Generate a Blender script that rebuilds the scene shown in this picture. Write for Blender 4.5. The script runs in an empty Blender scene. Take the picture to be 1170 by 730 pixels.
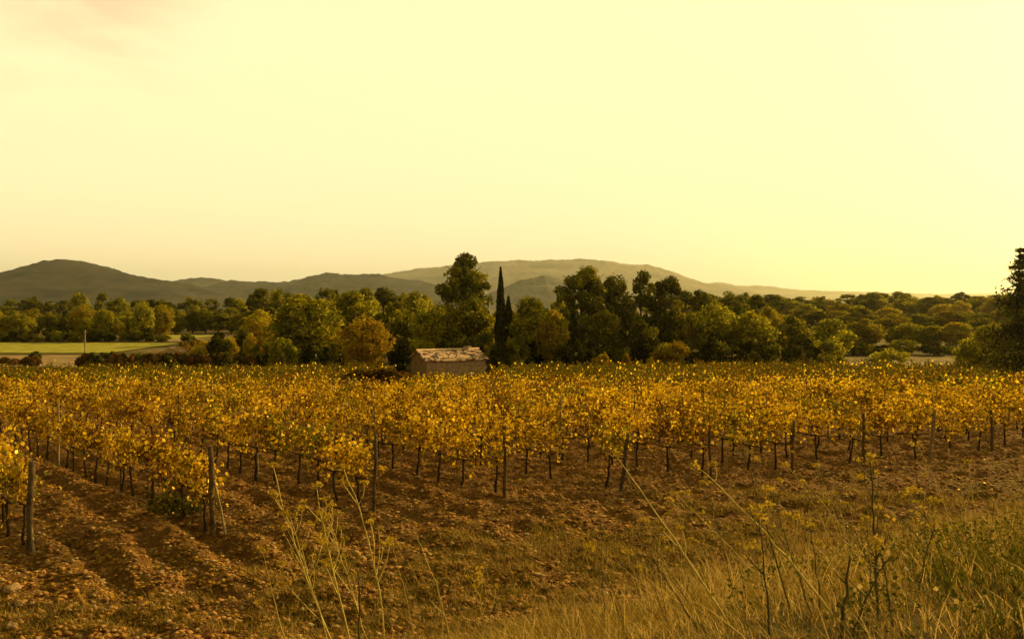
import bpy, math, random
import numpy as np
from mathutils import Vector, Matrix
random.seed(7); R = np.random.default_rng(11)
scene = bpy.context.scene
COL = scene.collection
F = 918.0; HZ = 350.0; CX = 585.0; CZ = 4.65       # photo pixel geometry
SUN_AZ, SUN_EL = 48.0, 22.0
rad = math.radians

# ---------------------------------------------------------------- noise / terrain
def _hash(ix, iy, seed):
    h = (ix.astype(np.int64)*374761393 + iy.astype(np.int64)*668265263 + seed*974634777) & 0xffffffff
    h = ((h ^ (h >> 13))*1274126177) & 0xffffffff
    return ((h ^ (h >> 16)) & 0xffff)/65535.0
def vnoise(x, y, seed=0):
    x = np.asarray(x, float); y = np.asarray(y, float)
    ix = np.floor(x); iy = np.floor(y); fx = x-ix; fy = y-iy
    fx = fx*fx*(3-2*fx); fy = fy*fy*(3-2*fy)
    a = _hash(ix, iy, seed); b = _hash(ix+1, iy, seed); c = _hash(ix, iy+1, seed); d = _hash(ix+1, iy+1, seed)
    return (a*(1-fx)+b*fx)*(1-fy)+(c*(1-fx)+d*fx)*fy
def fbm(x, y, s, oct=4, seed=0):
    r = 0; a = 1.0; t = 0
    for k in range(oct):
        r = r + a*(vnoise(np.asarray(x)/s*2**k+17.3*k, np.asarray(y)/s*2**k-9.1*k, seed+k)-.5); t += a; a *= .55
    return r/t*2
def sst(a, b, x):
    t = np.clip((x-a)/(b-a), 0, 1); return t*t*(3-2*t)
ROW = np.array([-.69, .724]); ROWN = np.array([.724, .69])
def base_h(x, y):
    x = np.asarray(x, float); y = np.asarray(y, float)
    z = np.interp(y, [-1e5, 20, 70, 85, 150, 400, 1e5], [0, 0, -2.0, -2.2, -1.6, -1.6, -1.6])
    z = z + sst(100, 300, y)*3.4*sst(0, 60, x-.1*y)*(1-sst(500, 1500, y))
    t = y-.55*x
    bank = 3.0*(1-sst(2, 13, t))
    bank = bank*(1-sst(24, 40, np.abs(x)))
    return z + bank
def ground_h(x, y):
    x = np.asarray(x, float); y = np.asarray(y, float)
    z = base_h(x, y)
    t = y-.55*x
    near = 1-sst(34, 60, y)
    soil = sst(9, 14, t)*near
    u = x*ROWN[0]+y*ROWN[1]
    vy = sst(14.2, 16.5, y-.45*x+ 0.0*x)                # inside the vineyard
    z = z + soil*((.03+.065*(1-sst(-5, 1, x)))*np.sin(u*2*math.pi/1.0+3.5*fbm(x, y, 5, 3, 5))*(.3+1.1*vnoise(x/1.7, y/1.7, 12))*sst(14.5, 17.5, y-.45*x+.0*x) + .09*fbm(x, y, 1.5, 3, 3))
    z = z + soil*.15*fbm(x, y, .36, 3, 21)
    z = z + (1-sst(9, 14, t))*near*.06*fbm(x, y, .9, 3, 31)
    return z
def gz(x, y): return float(base_h(x, y))
def gh(x, y): return float(ground_h(x, y))
def P(px, py, D): return np.array([(px-CX)/F*D, D, CZ-(py-HZ)/F*D])
def X(px, D): return (px-CX)/F*D

# ---------------------------------------------------------------- materials
def newmat(name):
    m = bpy.data.materials.new(name); m.use_nodes = True
    nt = m.node_tree; nt.nodes.clear()
    out = nt.nodes.new('ShaderNodeOutputMaterial'); return m, nt, out
def N(nt, typ, **kw):
    n = nt.nodes.new(typ)
    for k, v in kw.items():
        if k.startswith('_'): setattr(n, k[1:], v)
        else: n.inputs[k.replace('__', ' ')].default_value = v
    return n
def ramp(nt, fac, stops):
    r = nt.nodes.new('ShaderNodeValToRGB'); e = r.color_ramp.elements
    while len(e) < len(stops): e.new(.5)
    for i, (p, c) in enumerate(stops): e[i].position = p; e[i].color = (*c, 1)
    nt.links.new(fac, r.inputs[0]); return r.outputs[0]
def leafmat(name, col, trans=.4, var=.35, gloss=.0, tcol=None):
    m, nt, out = newmat(name); L = nt.links.new
    oi = N(nt, 'ShaderNodeObjectInfo'); tc = N(nt, 'ShaderNodeTexCoord')
    no = N(nt, 'ShaderNodeTexNoise', Scale=1.3, Detail=2.0); L(tc.outputs['Object'], no.inputs['Vector'])
    a = N(nt, 'ShaderNodeMath', _operation='ADD'); L(oi.outputs['Random'], a.inputs[0]); L(no.outputs['Fac'], a.inputs[1])
    lo = tuple(c*(1-var) for c in col); hi = tuple(min(c*(1+var), .9) for c in col)
    c = ramp(nt, N_half(nt, a.outputs[0]), [(.2, lo), (.8, hi)])
    d = N(nt, 'ShaderNodeBsdfDiffuse'); t = N(nt, 'ShaderNodeBsdfTranslucent')
    L(c, d.inputs['Color'])
    if tcol:
        t.inputs['Color'].default_value = (*tcol, 1)
    else: L(c, t.inputs['Color'])
    mx = N(nt, 'ShaderNodeMixShader', Fac=trans); L(d.outputs[0], mx.inputs[1]); L(t.outputs[0], mx.inputs[2])
    last = mx.outputs[0]
    if gloss:
        g = N(nt, 'ShaderNodeBsdfGlossy', Roughness=.42); g.inputs['Color'].default_value = (.9, .62, .16, 1)
        m2 = N(nt, 'ShaderNodeMixShader', Fac=gloss); L(last, m2.inputs[1]); L(g.outputs[0], m2.inputs[2]); last = m2.outputs[0]
    L(last, out.inputs[0]); return m
def N_half(nt, s):
    h = N(nt, 'ShaderNodeMath', _operation='MULTIPLY'); h.inputs[1].default_value = .5; nt.links.new(s, h.inputs[0]); return h.outputs[0]
def surf(name, stops, scale=3.0, rough=.9, bump=.5, bscale=20.0, coord='Object', detail=6.0):
    m, nt, out = newmat(name); L = nt.links.new
    tc = N(nt, 'ShaderNodeTexCoord'); n1 = N(nt, 'ShaderNodeTexNoise', Scale=scale, Detail=detail)
    L(tc.outputs[coord], n1.inputs['Vector'])
    c = ramp(nt, n1.outputs['Fac'], stops)
    b = N(nt, 'ShaderNodeBsdfPrincipled', Roughness=rough); b.inputs['Specular IOR Level'].default_value = .2
    L(c, b.inputs['Base Color'])
    n2 = N(nt, 'ShaderNodeTexNoise', Scale=bscale, Detail=5.0); L(tc.outputs[coord], n2.inputs['Vector'])
    bp = N(nt, 'ShaderNodeBump', Strength=bump, Distance=.05); L(n2.outputs['Fac'], bp.inputs['Height'])
    L(bp.outputs[0], b.inputs['Normal']); L(b.outputs[0], out.inputs[0]); return m

M = {}
M['vine_gold'] = leafmat('vine_gold', (.44, .26, .012), .5, .4, .05)
M['vine_yellow'] = leafmat('vine_yellow', (.82, .50, .02), .58, .25, .11)
M['vine_rust'] = leafmat('vine_rust', (.16, .066, .008), .35, .35, .04)
M['vine_olive'] = leafmat('vine_olive', (.095, .075, .008), .35, .4)
M['vine_green'] = leafmat('vine_green', (.13, .125, .010), .45, .35, .05)
M['oak_a'] = leafmat('oak_a', (.155, .145, .012), .5, .5)
M['oak_b'] = leafmat('oak_b', (.36, .30, .018), .55, .4)
M['pine_a'] = leafmat('pine_a', (.115, .108, .014), .35, .4)
M['pine_b'] = leafmat('pine_b', (.25, .215, .018), .45, .4)
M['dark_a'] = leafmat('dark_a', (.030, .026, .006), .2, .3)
M['gold_a'] = leafmat('gold_a', (.38, .24, .016), .45, .35)
M['gold_b'] = leafmat('gold_b', (.48, .31, .02), .45, .35)
M['bramble_a'] = leafmat('bramble_a', (.09, .055, .012), .25, .4)
M['bramble_b'] = leafmat('bramble_b', (.20, .09, .02), .3, .4)
M['bark'] = surf('bark', [(.3, (.045, .028, .014)), (.7, (.11, .07, .035))], 4, .95, .8, 18)
M['vinewood'] = surf('vinewood', [(.3, (.035, .02, .01)), (.7, (.085, .05, .024))], 12, .95, .9, 60)
M['cane'] = surf('cane', [(.3, (.14, .06, .02)), (.7, (.24, .11, .04))], 12, .8, .5, 60)
M['post'] = surf('post', [(.3, (.06, .038, .02)), (.7, (.17, .11, .06))], 7, .9, .9, 50)
M['postpale'] = surf('postpale', [(.3, (.22, .15, .08)), (.7, (.36, .26, .15))], 7, .9, .9, 50)
M['stone'] = surf('stone', [(.3, (.22, .13, .06)), (.7, (.38, .25, .13))], 6, .95, .6, 30)
M['clod'] = surf('clod', [(.3, (.17, .076, .018)), (.7, (.46, .235, .062))], 2.5, .95, .6, 30)
M['clodpale'] = surf('clodpale', [(.3, (.26, .16, .07)), (.7, (.44, .29, .14))], 2.5, .95, .6, 30)
M['straw'] = leafmat('straw', (.54, .365, .12), .45, .25)
M['straw_b'] = leafmat('straw_b', (.30, .185, .045), .4, .3)
M['grass_g'] = leafmat('grass_g', (.085, .085, .012), .4, .3)
M['grass_y'] = leafmat('grass_y', (.24, .175, .02), .4, .3)
M['weed_pale'] = surf('weed_pale', [(.3, (.46, .32, .06)), (.7, (.66, .49, .13))], 8, .6, .3, 40)
M['weed_dark'] = surf('weed_dark', [(.3, (.055, .045, .012)), (.7, (.12, .09, .025))], 8, .7, .4, 40)
M['seed'] = leafmat('seed', (.42, .28, .03), .4, .3)
M['puff'] = leafmat('puff', (.62, .5, .3), .5, .2)
M['fallen'] = leafmat('fallen', (.33, .18, .03), .2, .5)

def ground_material():
    m, nt, out = newmat('ground'); L = nt.links.new
    tc = N(nt, 'ShaderNodeTexCoord'); sx = N(nt, 'ShaderNodeSeparateXYZ'); L(tc.outputs['Object'], sx.inputs[0])
    def math_(op, a, b=None, c=None):
        n = N(nt, 'ShaderNodeMath', _operation=op)
        for i, v in enumerate((a, b, c)):
            if v is None: continue
            if isinstance(v, (int, float)): n.inputs[i].default_value = v
            else: L(v, n.inputs[i])
        return n.outputs[0]
    def noise(s, d=5.0, r=.55):
        n = N(nt, 'ShaderNodeTexNoise', Scale=s, Detail=d, Roughness=r); L(tc.outputs['Object'], n.inputs['Vector']); return n.outputs['Fac']
    def mr(v, a, b):
        n = N(nt, 'ShaderNodeMapRange', _interpolation_type='SMOOTHSTEP'); L(v, n.inputs[0]); n.inputs[1].default_value = a; n.inputs[2].default_value = b; return n.outputs[0]
    def mix(f, a, b):
        n = N(nt, 'ShaderNodeMix', _data_type='RGBA'); L(f, n.inputs[0]); L(a, n.inputs[6]); L(b, n.inputs[7]); return n.outputs[2]
    t = math_('ADD', math_('MULTIPLY', sx.outputs[0], -.55), sx.outputs[1])
    t2 = math_('ADD', t, math_('MULTIPLY', math_('SUBTRACT', noise(.5), .5), 5.0))
    soil = ramp(nt, noise(5, 8, .7), [(.28, (.09, .040, .010)), (.5, (.26, .12, .028)), (.72, (.50, .27, .08))])
    soil_l = ramp(nt, noise(38, 4, .7), [(.45, (.11, .05, .015)), (.66, (.36, .21, .08))])
    s3 = N(nt, 'ShaderNodeMix', _data_type='RGBA'); s3.inputs[0].default_value = .35; L(soil, s3.inputs[6]); L(soil_l, s3.inputs[7])
    bank = ramp(nt, noise(7, 6, .7), [(.3, (.07, .05, .012)), (.7, (.20, .135, .035))])
    c1 = mix(mr(t2, 9.0, 13.5), bank, s3.outputs[2])
    # thin yellow-green turf on the headland
    turf = ramp(nt, noise(9, 6, .7), [(.3, (.10, .075, .014)), (.7, (.22, .16, .03))])
    hl = math_('MULTIPLY', mr(noise(.8, 4), .45, .6), math_('SUBTRACT', 1.0, mr(t2, 13.0, 19.0)))
    c2 = mix(math_('MULTIPLY', hl, .8), c1, turf)
    far = ramp(nt, noise(.12, 6, .6), [(.35, (.09, .066, .02)), (.5, (.13, .09, .026)), (.68, (.24, .16, .06))])
    c3 = mix(mr(sx.outputs[1], 74.0, 80.0), c2, far)
    b = N(nt, 'ShaderNodeBsdfPrincipled', Roughness=.95); b.inputs['Specular IOR Level'].default_value = .1
    L(c3, b.inputs['Base Color'])
    bp = N(nt, 'ShaderNodeBump', Strength=1.0, Distance=.12); L(noise(12, 8, .8), bp.inputs['Height'])
    L(bp.outputs[0], b.inputs['Normal']); L(b.outputs[0], out.inputs[0]); return m
M['ground'] = ground_material()

# ---------------------------------------------------------------- mesh helpers
def mesh_poly(name, V, mats, midx=None, smooth=False):
    """V: (n,k,3) separate polygons"""
    n, k, _ = V.shape
    me = bpy.data.meshes.new(name)
    me.vertices.add(n*k); me.vertices.foreach_set('co', V.reshape(-1).astype(np.float32))
    me.loops.add(n*k); me.loops.foreach_set('vertex_index', np.arange(n*k, dtype=np.int32))
    me.polygons.add(n); me.polygons.foreach_set('loop_start', np.arange(0, n*k, k, dtype=np.int32))
    for m in mats: me.materials.append(m)
    if midx is not None: me.polygons.foreach_set('material_index', np.asarray(midx, np.int32))
    me.update(calc_edges=True); return me
def mesh_idx(name, V, Fc, mats, midx=None, smooth=False):
    me = bpy.data.meshes.new(name); V = np.asarray(V, np.float32); Fc = np.asarray(Fc, np.int32); n, k = Fc.shape
    me.vertices.add(len(V)); me.vertices.foreach_set('co', V.reshape(-1))
    me.loops.add(n*k); me.loops.foreach_set('vertex_index', Fc.reshape(-1))
    me.polygons.add(n); me.polygons.foreach_set('loop_start', np.arange(0, n*k, k, dtype=np.int32))
    for m in mats: me.materials.append(m)
    if midx is not None: me.polygons.foreach_set('material_index', np.asarray(midx, np.int32))
    if smooth: me.polygons.foreach_set('use_smooth', np.ones(n, bool))
    me.update(calc_edges=True); return me
def link(name, me, parent=None, loc=(0, 0, 0), rot=0, scale=(1, 1, 1)):
    o = bpy.data.objects.new(name, me); COL.objects.link(o); o.location = loc; o.rotation_euler = (0, 0, rot); o.scale = scale
    if parent: o.parent = parent
    return o
def tag(o, label=None, cat=None, group=None, kind=None):
    if label: o['label'] = label
    if cat: o['category'] = cat
    if group: o['group'] = group
    if kind: o['kind'] = kind
    return o
class Tubes:
    def __init__(s): s.v = []; s.f = []; s.n = 0
    def tube(s, pts, rads, k=6):
        pts = np.asarray(pts, float); m = len(pts)
        for i in range(m):
            d = pts[min(i+1, m-1)]-pts[max(i-1, 0)]; d = d/(np.linalg.norm(d)+1e-9)
            a = np.cross(d, [0.31, .2, .93] if abs(d[2]) < .9 else [1, 0.1, 0]); a /= np.linalg.norm(a); b = np.cross(d, a)
            for j in range(k):
                w = 2*math.pi*j/k; s.v.append(pts[i]+rads[i]*(math.cos(w)*a+math.sin(w)*b))
        for i in range(m-1):
            for j in range(k):
                s.f.append((s.n+i*k+j, s.n+i*k+(j+1) % k, s.n+(i+1)*k+(j+1) % k, s.n+(i+1)*k+j))
        s.n += m*k
        # end caps as a short fan collapsed to quads
        for base in (s.n-m*k, s.n-k):
            if k % 2 == 0:
                for j in range(0, k-2, 2): s.f.append((base, base+j+1, base+j+2, base+(j+3) % k))
    def mesh(s, name, mat): return mesh_idx(name, s.v, s.f, [mat], smooth=True)
def randdirs(n, rg=R):
    v = rg.normal(size=(n, 3)); return v/np.linalg.norm(v, axis=1, keepdims=True)
def cards(C, size, outline, nrm=None, jit=.7, rg=R, asp=1.0, up=None):
    """polygons placed at centres C with outline template (k,2)"""
    n = len(C); nr = randdirs(n, rg)
    if nrm is not None: nr = nr*jit+nrm; nr /= np.linalg.norm(nr, axis=1, keepdims=True)
    a = randdirs(n, rg) if up is None else up
    u = np.cross(nr, a); u /= np.linalg.norm(u, axis=1, keepdims=True)+1e-9; v = np.cross(nr, u)
    o = np.asarray(outline, float); sz = np.broadcast_to(size, (n,))
    return C[:, None, :] + sz[:, None, None]*(o[None, :, 0, None]*u[:, None, :]*asp + o[None, :, 1, None]*v[:, None, :])
QUAD = [(-.5, -.35), (.1, -.55), (.5, .1), (-.15, .5)]
LEAF = [(0, -.5), (.28, -.42), (.5, -.05), (.3, .12), (0, .55), (-.32, .14), (-.5, -.1), (-.25, -.45)]

# ---------------------------------------------------------------- ground
def stretch(a, b, n, p):  # from a outwards to b
    return a+(b-a)*(np.linspace(0, 1, n+1)[1:]**p)
xs = np.concatenate([stretch(-15, -9500, 70, 3.2)[::-1], np.arange(-15, 24, .085), stretch(24, 9500, 70, 3.2)])
ys = np.concatenate([stretch(3.5, -300, 14, 2.5)[::-1], np.arange(3.5, 33, .085), np.arange(33, 90, .5), stretch(90, 9500, 60, 3.0)])
GX, GY = np.meshgrid(xs, ys); GZ = ground_h(GX, GY)
nx, ny = len(xs), len(ys)
idx = np.arange(nx*ny).reshape(ny, nx)
fc = np.stack([idx[:-1, :-1], idx[:-1, 1:], idx[1:, 1:], idx[1:, :-1]], -1).reshape(-1, 4)
tag(link('ground', mesh_idx('ground', np.stack([GX, GY, GZ], -1).reshape(-1, 3), fc, [M['ground']], smooth=True)), kind='structure')

def sheet(name, x0, x1, y0, y1, mat, dz=.02, n=24, wob=0.0, kind='structure', slope=0.0):
    xs = np.linspace(0, 1, n); ys = np.linspace(0, 1, 10)
    V = []
    for j in ys:
        for i in xs:
            x = x0+(x1-x0)*i; y = y0+(y1-y0)*j+slope*(x-x0)+ (wob*math.sin(x*.31+1)+wob*.5*math.sin(x*.83))*(1 if j in (0., 1.) or True else 0)
            V.append((x, y, gz(x, y)+dz))
    ix = np.arange(n*10).reshape(10, n)
    f = np.stack([ix[:-1, :-1], ix[:-1, 1:], ix[1:, 1:], ix[1:, :-1]], -1).reshape(-1, 4)
    return tag(link(name, mesh_idx(name, V, f, [mat])), kind=kind)
M['field'] = surf('field', [(.35, (.20, .19, .006)), (.65, (.34, .29, .012))], .5, .9, .4, 9)
M['drysoil'] = surf('drysoil', [(.35, (.17, .105, .045)), (.65, (.34, .21, .10))], .45, .95, .5, 9)
M['track'] = surf('track', [(.3, (.18, .11, .05)), (.7, (.32, .20, .10))], .6, .95, .4, 9)
sheet('grass_field', X(-200, 125), X(172, 125), 112, 138, M['field'], .12)
sheet('dry_field', X(-200, 95), X(205, 95), 89, 107, M['drysoil'], .10, wob=.6)
sheet('dirt_track', X(150, 150), X(195, 135), 141, 152, M['track'], .12, wob=.5)
sheet('dirt_track', X(905, 100), X(1140, 95), 86, 96, M['track'], .10, wob=.5)
sheet('meadow', X(175, 165), X(245, 165), 152, 172, M['field'], .12)

# ---------------------------------------------------------------- vines
def vine_mesh(rg, nleaf, outline, thick=.27, length=1.1, name='foliage', lsz=.094, shoots=12, base=None):
    Cs = []
    nm = int(nleaf*.62)
    x = rg.uniform(-length/2, length/2, nm); y = rg.normal(0, thick*.5, nm); zc = 1.22+.1*np.sin(x*5+rg.uniform(0, 6))
    z = zc+.10+rg.normal(0, .20, nm)*rg.choice([.7, 1, 1.25])
    Cs.append(np.stack([x, y, z], -1))
    ns = nleaf-nm; per = max(1, ns//shoots)
    for s in range(shoots):
        x0 = rg.uniform(-.5, .5); y0 = rg.normal(0, .12)
        up = rg.random() < .6
        dx, dy = rg.normal(0, .25), rg.normal(0, .3)
        t = rg.random(per)
        zz = 1.35+t*rg.uniform(.3, .62) if up else 1.1-t*rg.uniform(.2, .6)
        Cs.append(np.stack([x0+dx*t, y0+dy*(t if up else .6+t), zz], -1)+rg.normal(0, .035, (per, 3)))
    C = np.concatenate(Cs); n = len(C)
    nr = np.stack([rg.normal(0, .6, n), np.sign(C[:, 1]+rg.normal(0, .1, n)), rg.uniform(-.2, .8, n)], -1)
    V = cards(C, lsz*rg.uniform(.6, 1.25, n), outline, nr, .9, rg)
    # fold every leaf a little along its middle
    ctr = V.mean(1, keepdims=True); V[:, ::2] += (rg.normal(0, .012, (n, 1, 3)))
    if base is None: base = rg.choice(4, p=[.40, .20, .22, .18])
    pr = np.array([.33, .28, .25, .16]); 
    pr[base] += .8; pr /= pr.sum()
    mi = rg.choice(4, n, p=pr)
    return V, mi
VM = [M['vine_gold'], M['vine_yellow'], M['vine_rust'], M['vine_green']]
NV = 14
fol, wood, canes = [], [], []
for k in range(NV):
    rg = np.random.default_rng(100+k)
    V, mi = vine_mesh(rg, int(rg.uniform(250, 420)), LEAF)
    fol.append(mesh_poly('foliage', V, VM, mi))
    T = Tubes(); z = np.linspace(-.06, .84, 8); wob = rg.normal(0, .015, (8, 2)).cumsum(0); wob -= wob[0]
    T.tube(np.column_stack([wob, z]), np.linspace(.042, .028, 8)*rg.uniform(.8, 1.1, 8), 7)
    hx, hy = wob[-1]
    for sg in (-1, 1):
        xx = np.linspace(0, .52*sg, 6); T.tube(np.column_stack([hx+xx, hy*(1-np.abs(xx)/.52), .82+.04*np.abs(xx)+rg.normal(0, .012, 6)]), np.linspace(.026, .013, 6), 6)
    wood.append(T.mesh('trunk', M['vinewood']))
    T = Tubes()
    for j in range(9):
        x0 = rg.uniform(-.48, .48); t = np.linspace(0, 1, 6); dx, dy = rg.normal(0, .2), rg.normal(0, .2)
        T.tube(np.column_stack([x0+dx*t*t, dy*t*t, .85+t*rg.uniform(.55, .98)]), np.linspace(.007, .003, 6), 4)
    canes.append(T.mesh('cane', M['cane']))

ENDS = {0: (-9.2, 15.3), 1: (-6.1, 16.4), 2: (-3.1, 18.0), 3: (-.17, 19.4), 4: (2.75, 20.4), 5: (5.4, 21.8), 6: (8.0, 23.0), 7: (10.6, 24.2), 8: (13.2, 25.4)}
for k in range(9, 45): ENDS[k] = (13.2+2.75*(k-8), 25.4+1.26*(k-8))
HUT = (X(511, 76), 76.5); BRAM = (X(432, 52), 52.0)
cand = []
VIS = .66
for k, (ex, ey) in ENDS.items():
    s = .45
    i = 0
    while True:
        x = ex+ROW[0]*s; y = ey+ROW[1]*s
        far = 73.0 + 2.5*math.sin(x*.07) - (0 if x > -20 else .10*(-20-x))
        if y > far: break
        if abs(x) < VIS*y+1.5:
            if not (abs(x-BRAM[0]) < 3.0 and abs(y-BRAM[1]) < 2.0) and not (y > 44.5 and y < 53 and 396 < x/y*F+CX < 468) and not (y > 54 and 450 < x/y*F+CX < 562 and y < 80) and not (abs(x-HUT[0]) < 5.2 and y > 70.5):
                cand.append((k, i, x+random.gauss(0, .05), y+random.gauss(0, .05)))
        i += 1; s += 1.0+random.gauss(0, .06)
# a gap here and there
cand = [c for c in cand if c[1] == 0 or random.random() > .035]
cand.sort(key=lambda c: math.hypot(c[2], c[3]))
near, rest = cand[:300], cand[300:]
ORD = ['leftmost', 'second', 'third', 'fourth', 'fifth', 'sixth', 'seventh', 'eighth', 'ninth', 'tenth', 'eleventh', 'twelfth', 'thirteenth', 'fourteenth', 'fifteenth', 'sixteenth', 'seventeenth', 'eighteenth', 'nineteenth', 'twentieth']
def rowname(k): return 'leftmost row' if k == 0 else ('%s row from the left' % (ORD[k] if k < 20 else 'last'))
rowang = math.atan2(ROW[1], ROW[0])
for n, (k, i, x, y) in enumerate(near):
    v = random.randrange(NV)
    e = bpy.data.objects.new('grapevine', None); COL.objects.link(e); e.empty_display_size = .2
    e.location = (x, y, gh(x, y)); e.rotation_euler = (random.gauss(0, .04), random.gauss(0, .04), rowang+random.gauss(0, .08)+(math.pi if random.random() < .5 else 0))
    q = random.uniform(.82, 1.05); e.scale = (1, random.uniform(.8, 1.15), q)
    if i == 0: tag(e, 'golden-leaved grapevine beside the end post of the %s' % rowname(k), 'grapevine', 'grapevines at the near ends of the rows')
    else: tag(e, 'golden-leaved grapevine on a bare dark trunk in the %s' % rowname(k), 'grapevine', 'grapevines in the %s' % rowname(k))
    link('trunk', wood[v], e); link('cane', canes[v], e); link('foliage', fol[(v+random.randrange(NV)) % NV], e)
# the rest of the vineyard beyond the first 300
Vs, ms = [], []; T = Tubes()
far_lib = [vine_mesh(np.random.default_rng(300+j), 130, QUAD, .30, 1.15, lsz=.14, shoots=9, base=(0, 1, 0, 1, 0, 2, 2, 3, 3, 3)[j]) for j in range(10)]
for (k, i, x, y) in rest:
    tone = 5.0+5.5*float(fbm(x, y, 9, 2, 44))+sst(40, 62, y)*4.0+random.gauss(0, 1.6); V, mi = far_lib[int(min(9, max(0, tone)))]
    a = rowang+(math.pi if random.random() < .5 else 0)+random.gauss(0, .06); ca, sa = math.cos(a), math.sin(a)
    W = V.copy(); q = random.uniform(.82, 1.04)
    W[..., 0] = V[..., 0]*ca-V[..., 1]*sa+x; W[..., 1] = V[..., 0]*sa+V[..., 1]*ca+y; W[..., 2] = V[..., 2]*q+gz(x, y)
    mi = np.where(R.random(len(mi)) < .12+.58*float(sst(38, 60, y))*(.6+.8*float(vnoise(x/5, y/5, 61))), 4, mi)
    Vs.append(W); ms.append(mi)
    g0 = gz(x, y); T.tube([(x, y, g0-.05), (x+random.gauss(0, .04), y, g0+.9)], [.04, .03], 4)
tag(link('distant_grapevines', mesh_poly('distant_grapevines', np.concatenate(Vs), VM+[M['vine_olive']], np.concatenate(ms))), 'golden mass of grapevine leaves filling the back of the vineyard up to the stone hut', 'grapevines', kind='stuff')
tag(link('distant_vine_trunks', T.mesh('distant_vine_trunks', M['vinewood'])), 'thin dark trunks under the leaves at the back of the vineyard', 'vine trunks', kind='stuff')

# ---------------------------------------------------------------- posts
def post(k, px, h, lean, r=.055, brace=None, label='', mat='post', group=None):
    ex, ey = ENDS[k]; g = gh(ex, ey)
    e = bpy.data.objects.new('end_post', None); COL.objects.link(e); e.location = (ex, ey, g)
    T = Tubes(); t = np.linspace(0, 1, 7)
    T.tube(np.column_stack([lean*t*h+.012*np.sin(t*9+k), .03*t, -.15+t*(h+.15)]), r*np.array([1, 1.02, .97, 1, .95, .97, .9]), 8)
    link('post', T.mesh('post', M[mat]), e)
    if brace:
        T = Tubes(); bx, bz = brace
        T.tube([(bx, -.25, -.08), (bx*.55, -.14, bz*.5), (lean*bz+.05, 0, bz)], [.028, .026, .024], 6)
        link('brace', T.mesh('brace', M['postpale']), e)
    T = Tubes()
    w = np.linspace(0, 2*math.pi*2, 17); rr = r*1.12
    T.tube(np.column_stack([lean*h*.75+rr*np.cos(w), rr*np.sin(w), h*.75+w*.002]), [.004]*17, 4); link('tie_wire', T.mesh('tie_wire', M['weed_dark']), e)
    tag(e, label, 'post', group); return e
post(0, 32, 1.72, .02, .062, (.28, .45), 'thick dark end post of the leftmost row, with a pale stub at its foot')
post(1, 245, 1.72, -.04, .058, (.36, 1.05), 'wooden end post of the second row from the left, with a pale leaning brace')
post(2, 428, 1.7, .03, .04, None, 'thin dark end post of the third row from the left, behind the yellow weeds')
post(3, 577, 1.72, .0, .045, None, 'upright dark end post of the fourth row from the left, near the photo centre')
post(4, 705, 1.45, .14, .05, (.3, .7), 'short end post leaning to the right at the fifth row from the left')
post(5, 0, 1.5, -.03, .04, None, 'thin end post of the sixth row from the left, half hidden in leaves')
post(6, 0, 1.5, .05, .04, None, 'thin end post of the seventh row from the left, half hidden in leaves')
post(7, 0, 1.5, .0, .045, None, 'end post of the eighth row from the left, above the dry bank grass')
post(8, 1062, 1.6, .12, .055, None, 'pale grey end post leaning right at the ninth row from the left', 'postpale')
post(9, 0, 1.5, -.02, .05, None, 'end post of the tenth row from the left, close to the right edge')
# thin stakes inside the rows
T = Tubes(); T.tube([(0, 0, -.1), (0, 0, .95), (.01, 0, 1.95)], [.022, .021, .02], 6); stake_me = T.mesh('row_stake', M['post'])
T = Tubes(); T.tube([(0, 0, -.1), (0, 0, .95), (-.01, 0, 2.0)], [.03, .03, .026], 6); stake_me2 = T.mesh('row_stake', M['postpale'])
for k in range(0, 14):
    for j in range(1, 4):
        s = 5.6*j; x = ENDS[k][0]+ROW[0]*s; y = ENDS[k][1]+ROW[1]*s
        if abs(x) > .66*y: continue
        o = link('row_stake', stake_me if (k+j) % 3 else stake_me2, None, (x, y, gh(x, y)), random.random()*6, (1, 1, random.uniform(.9, 1.04)))
        o.rotation_euler[0] = random.gauss(0, .04)
        tag(o, '%s stake rising above the leaves inside the %s' % ('thin dark' if (k+j) % 3 else 'pale grey', rowname(k)), 'stake', 'stakes inside the %s' % rowname(k))

# ---------------------------------------------------------------- trees (base size 10 m tall)
def crown_broad(rg, W=8.0, H=10.0, low=.03, nc=80, per=110, ls=.34, ragged=.35):
    Cs = []; Ns = []; K = []
    th = rg.uniform(0, 6.28, nc)
    for i in range(nc):
        d = randdirs(1, rg)[0]; r = rg.uniform(.45, 1)**.6
        rx = (W/2)*.80; rz = H*(1-low)/2*.86
        c = np.array([d[0]*rx*r, d[1]*rx*r, H*(low+(1-low)/2)+d[2]*rz*r])
        f = 1-.25*max(0, (c[2]/H-.6))/.4; c[0] *= f; c[1] *= f
        cr = rg.uniform(.10, .19)*W*(1 if c[2] < H*.85 else .8)
        nn = int(per*rg.uniform(.6, 1.3)); dd = randdirs(nn, rg); rr = rg.uniform(.35, 1, nn)**.5
        Cs.append(c+dd*rr[:, None]*cr*np.array([1, 1, .8])*(1+ragged*rg.normal(0, .3, nn))[:, None]); Ns.append(dd+np.array([0, 0, .3])); K.append(np.full(nn, rg.random()))
    C = np.concatenate(Cs); n = len(C)
    V = cards(C, ls*rg.uniform(.6, 1.3, n), QUAD, np.concatenate(Ns), .9, rg)
    return V, np.concatenate(K)
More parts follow.
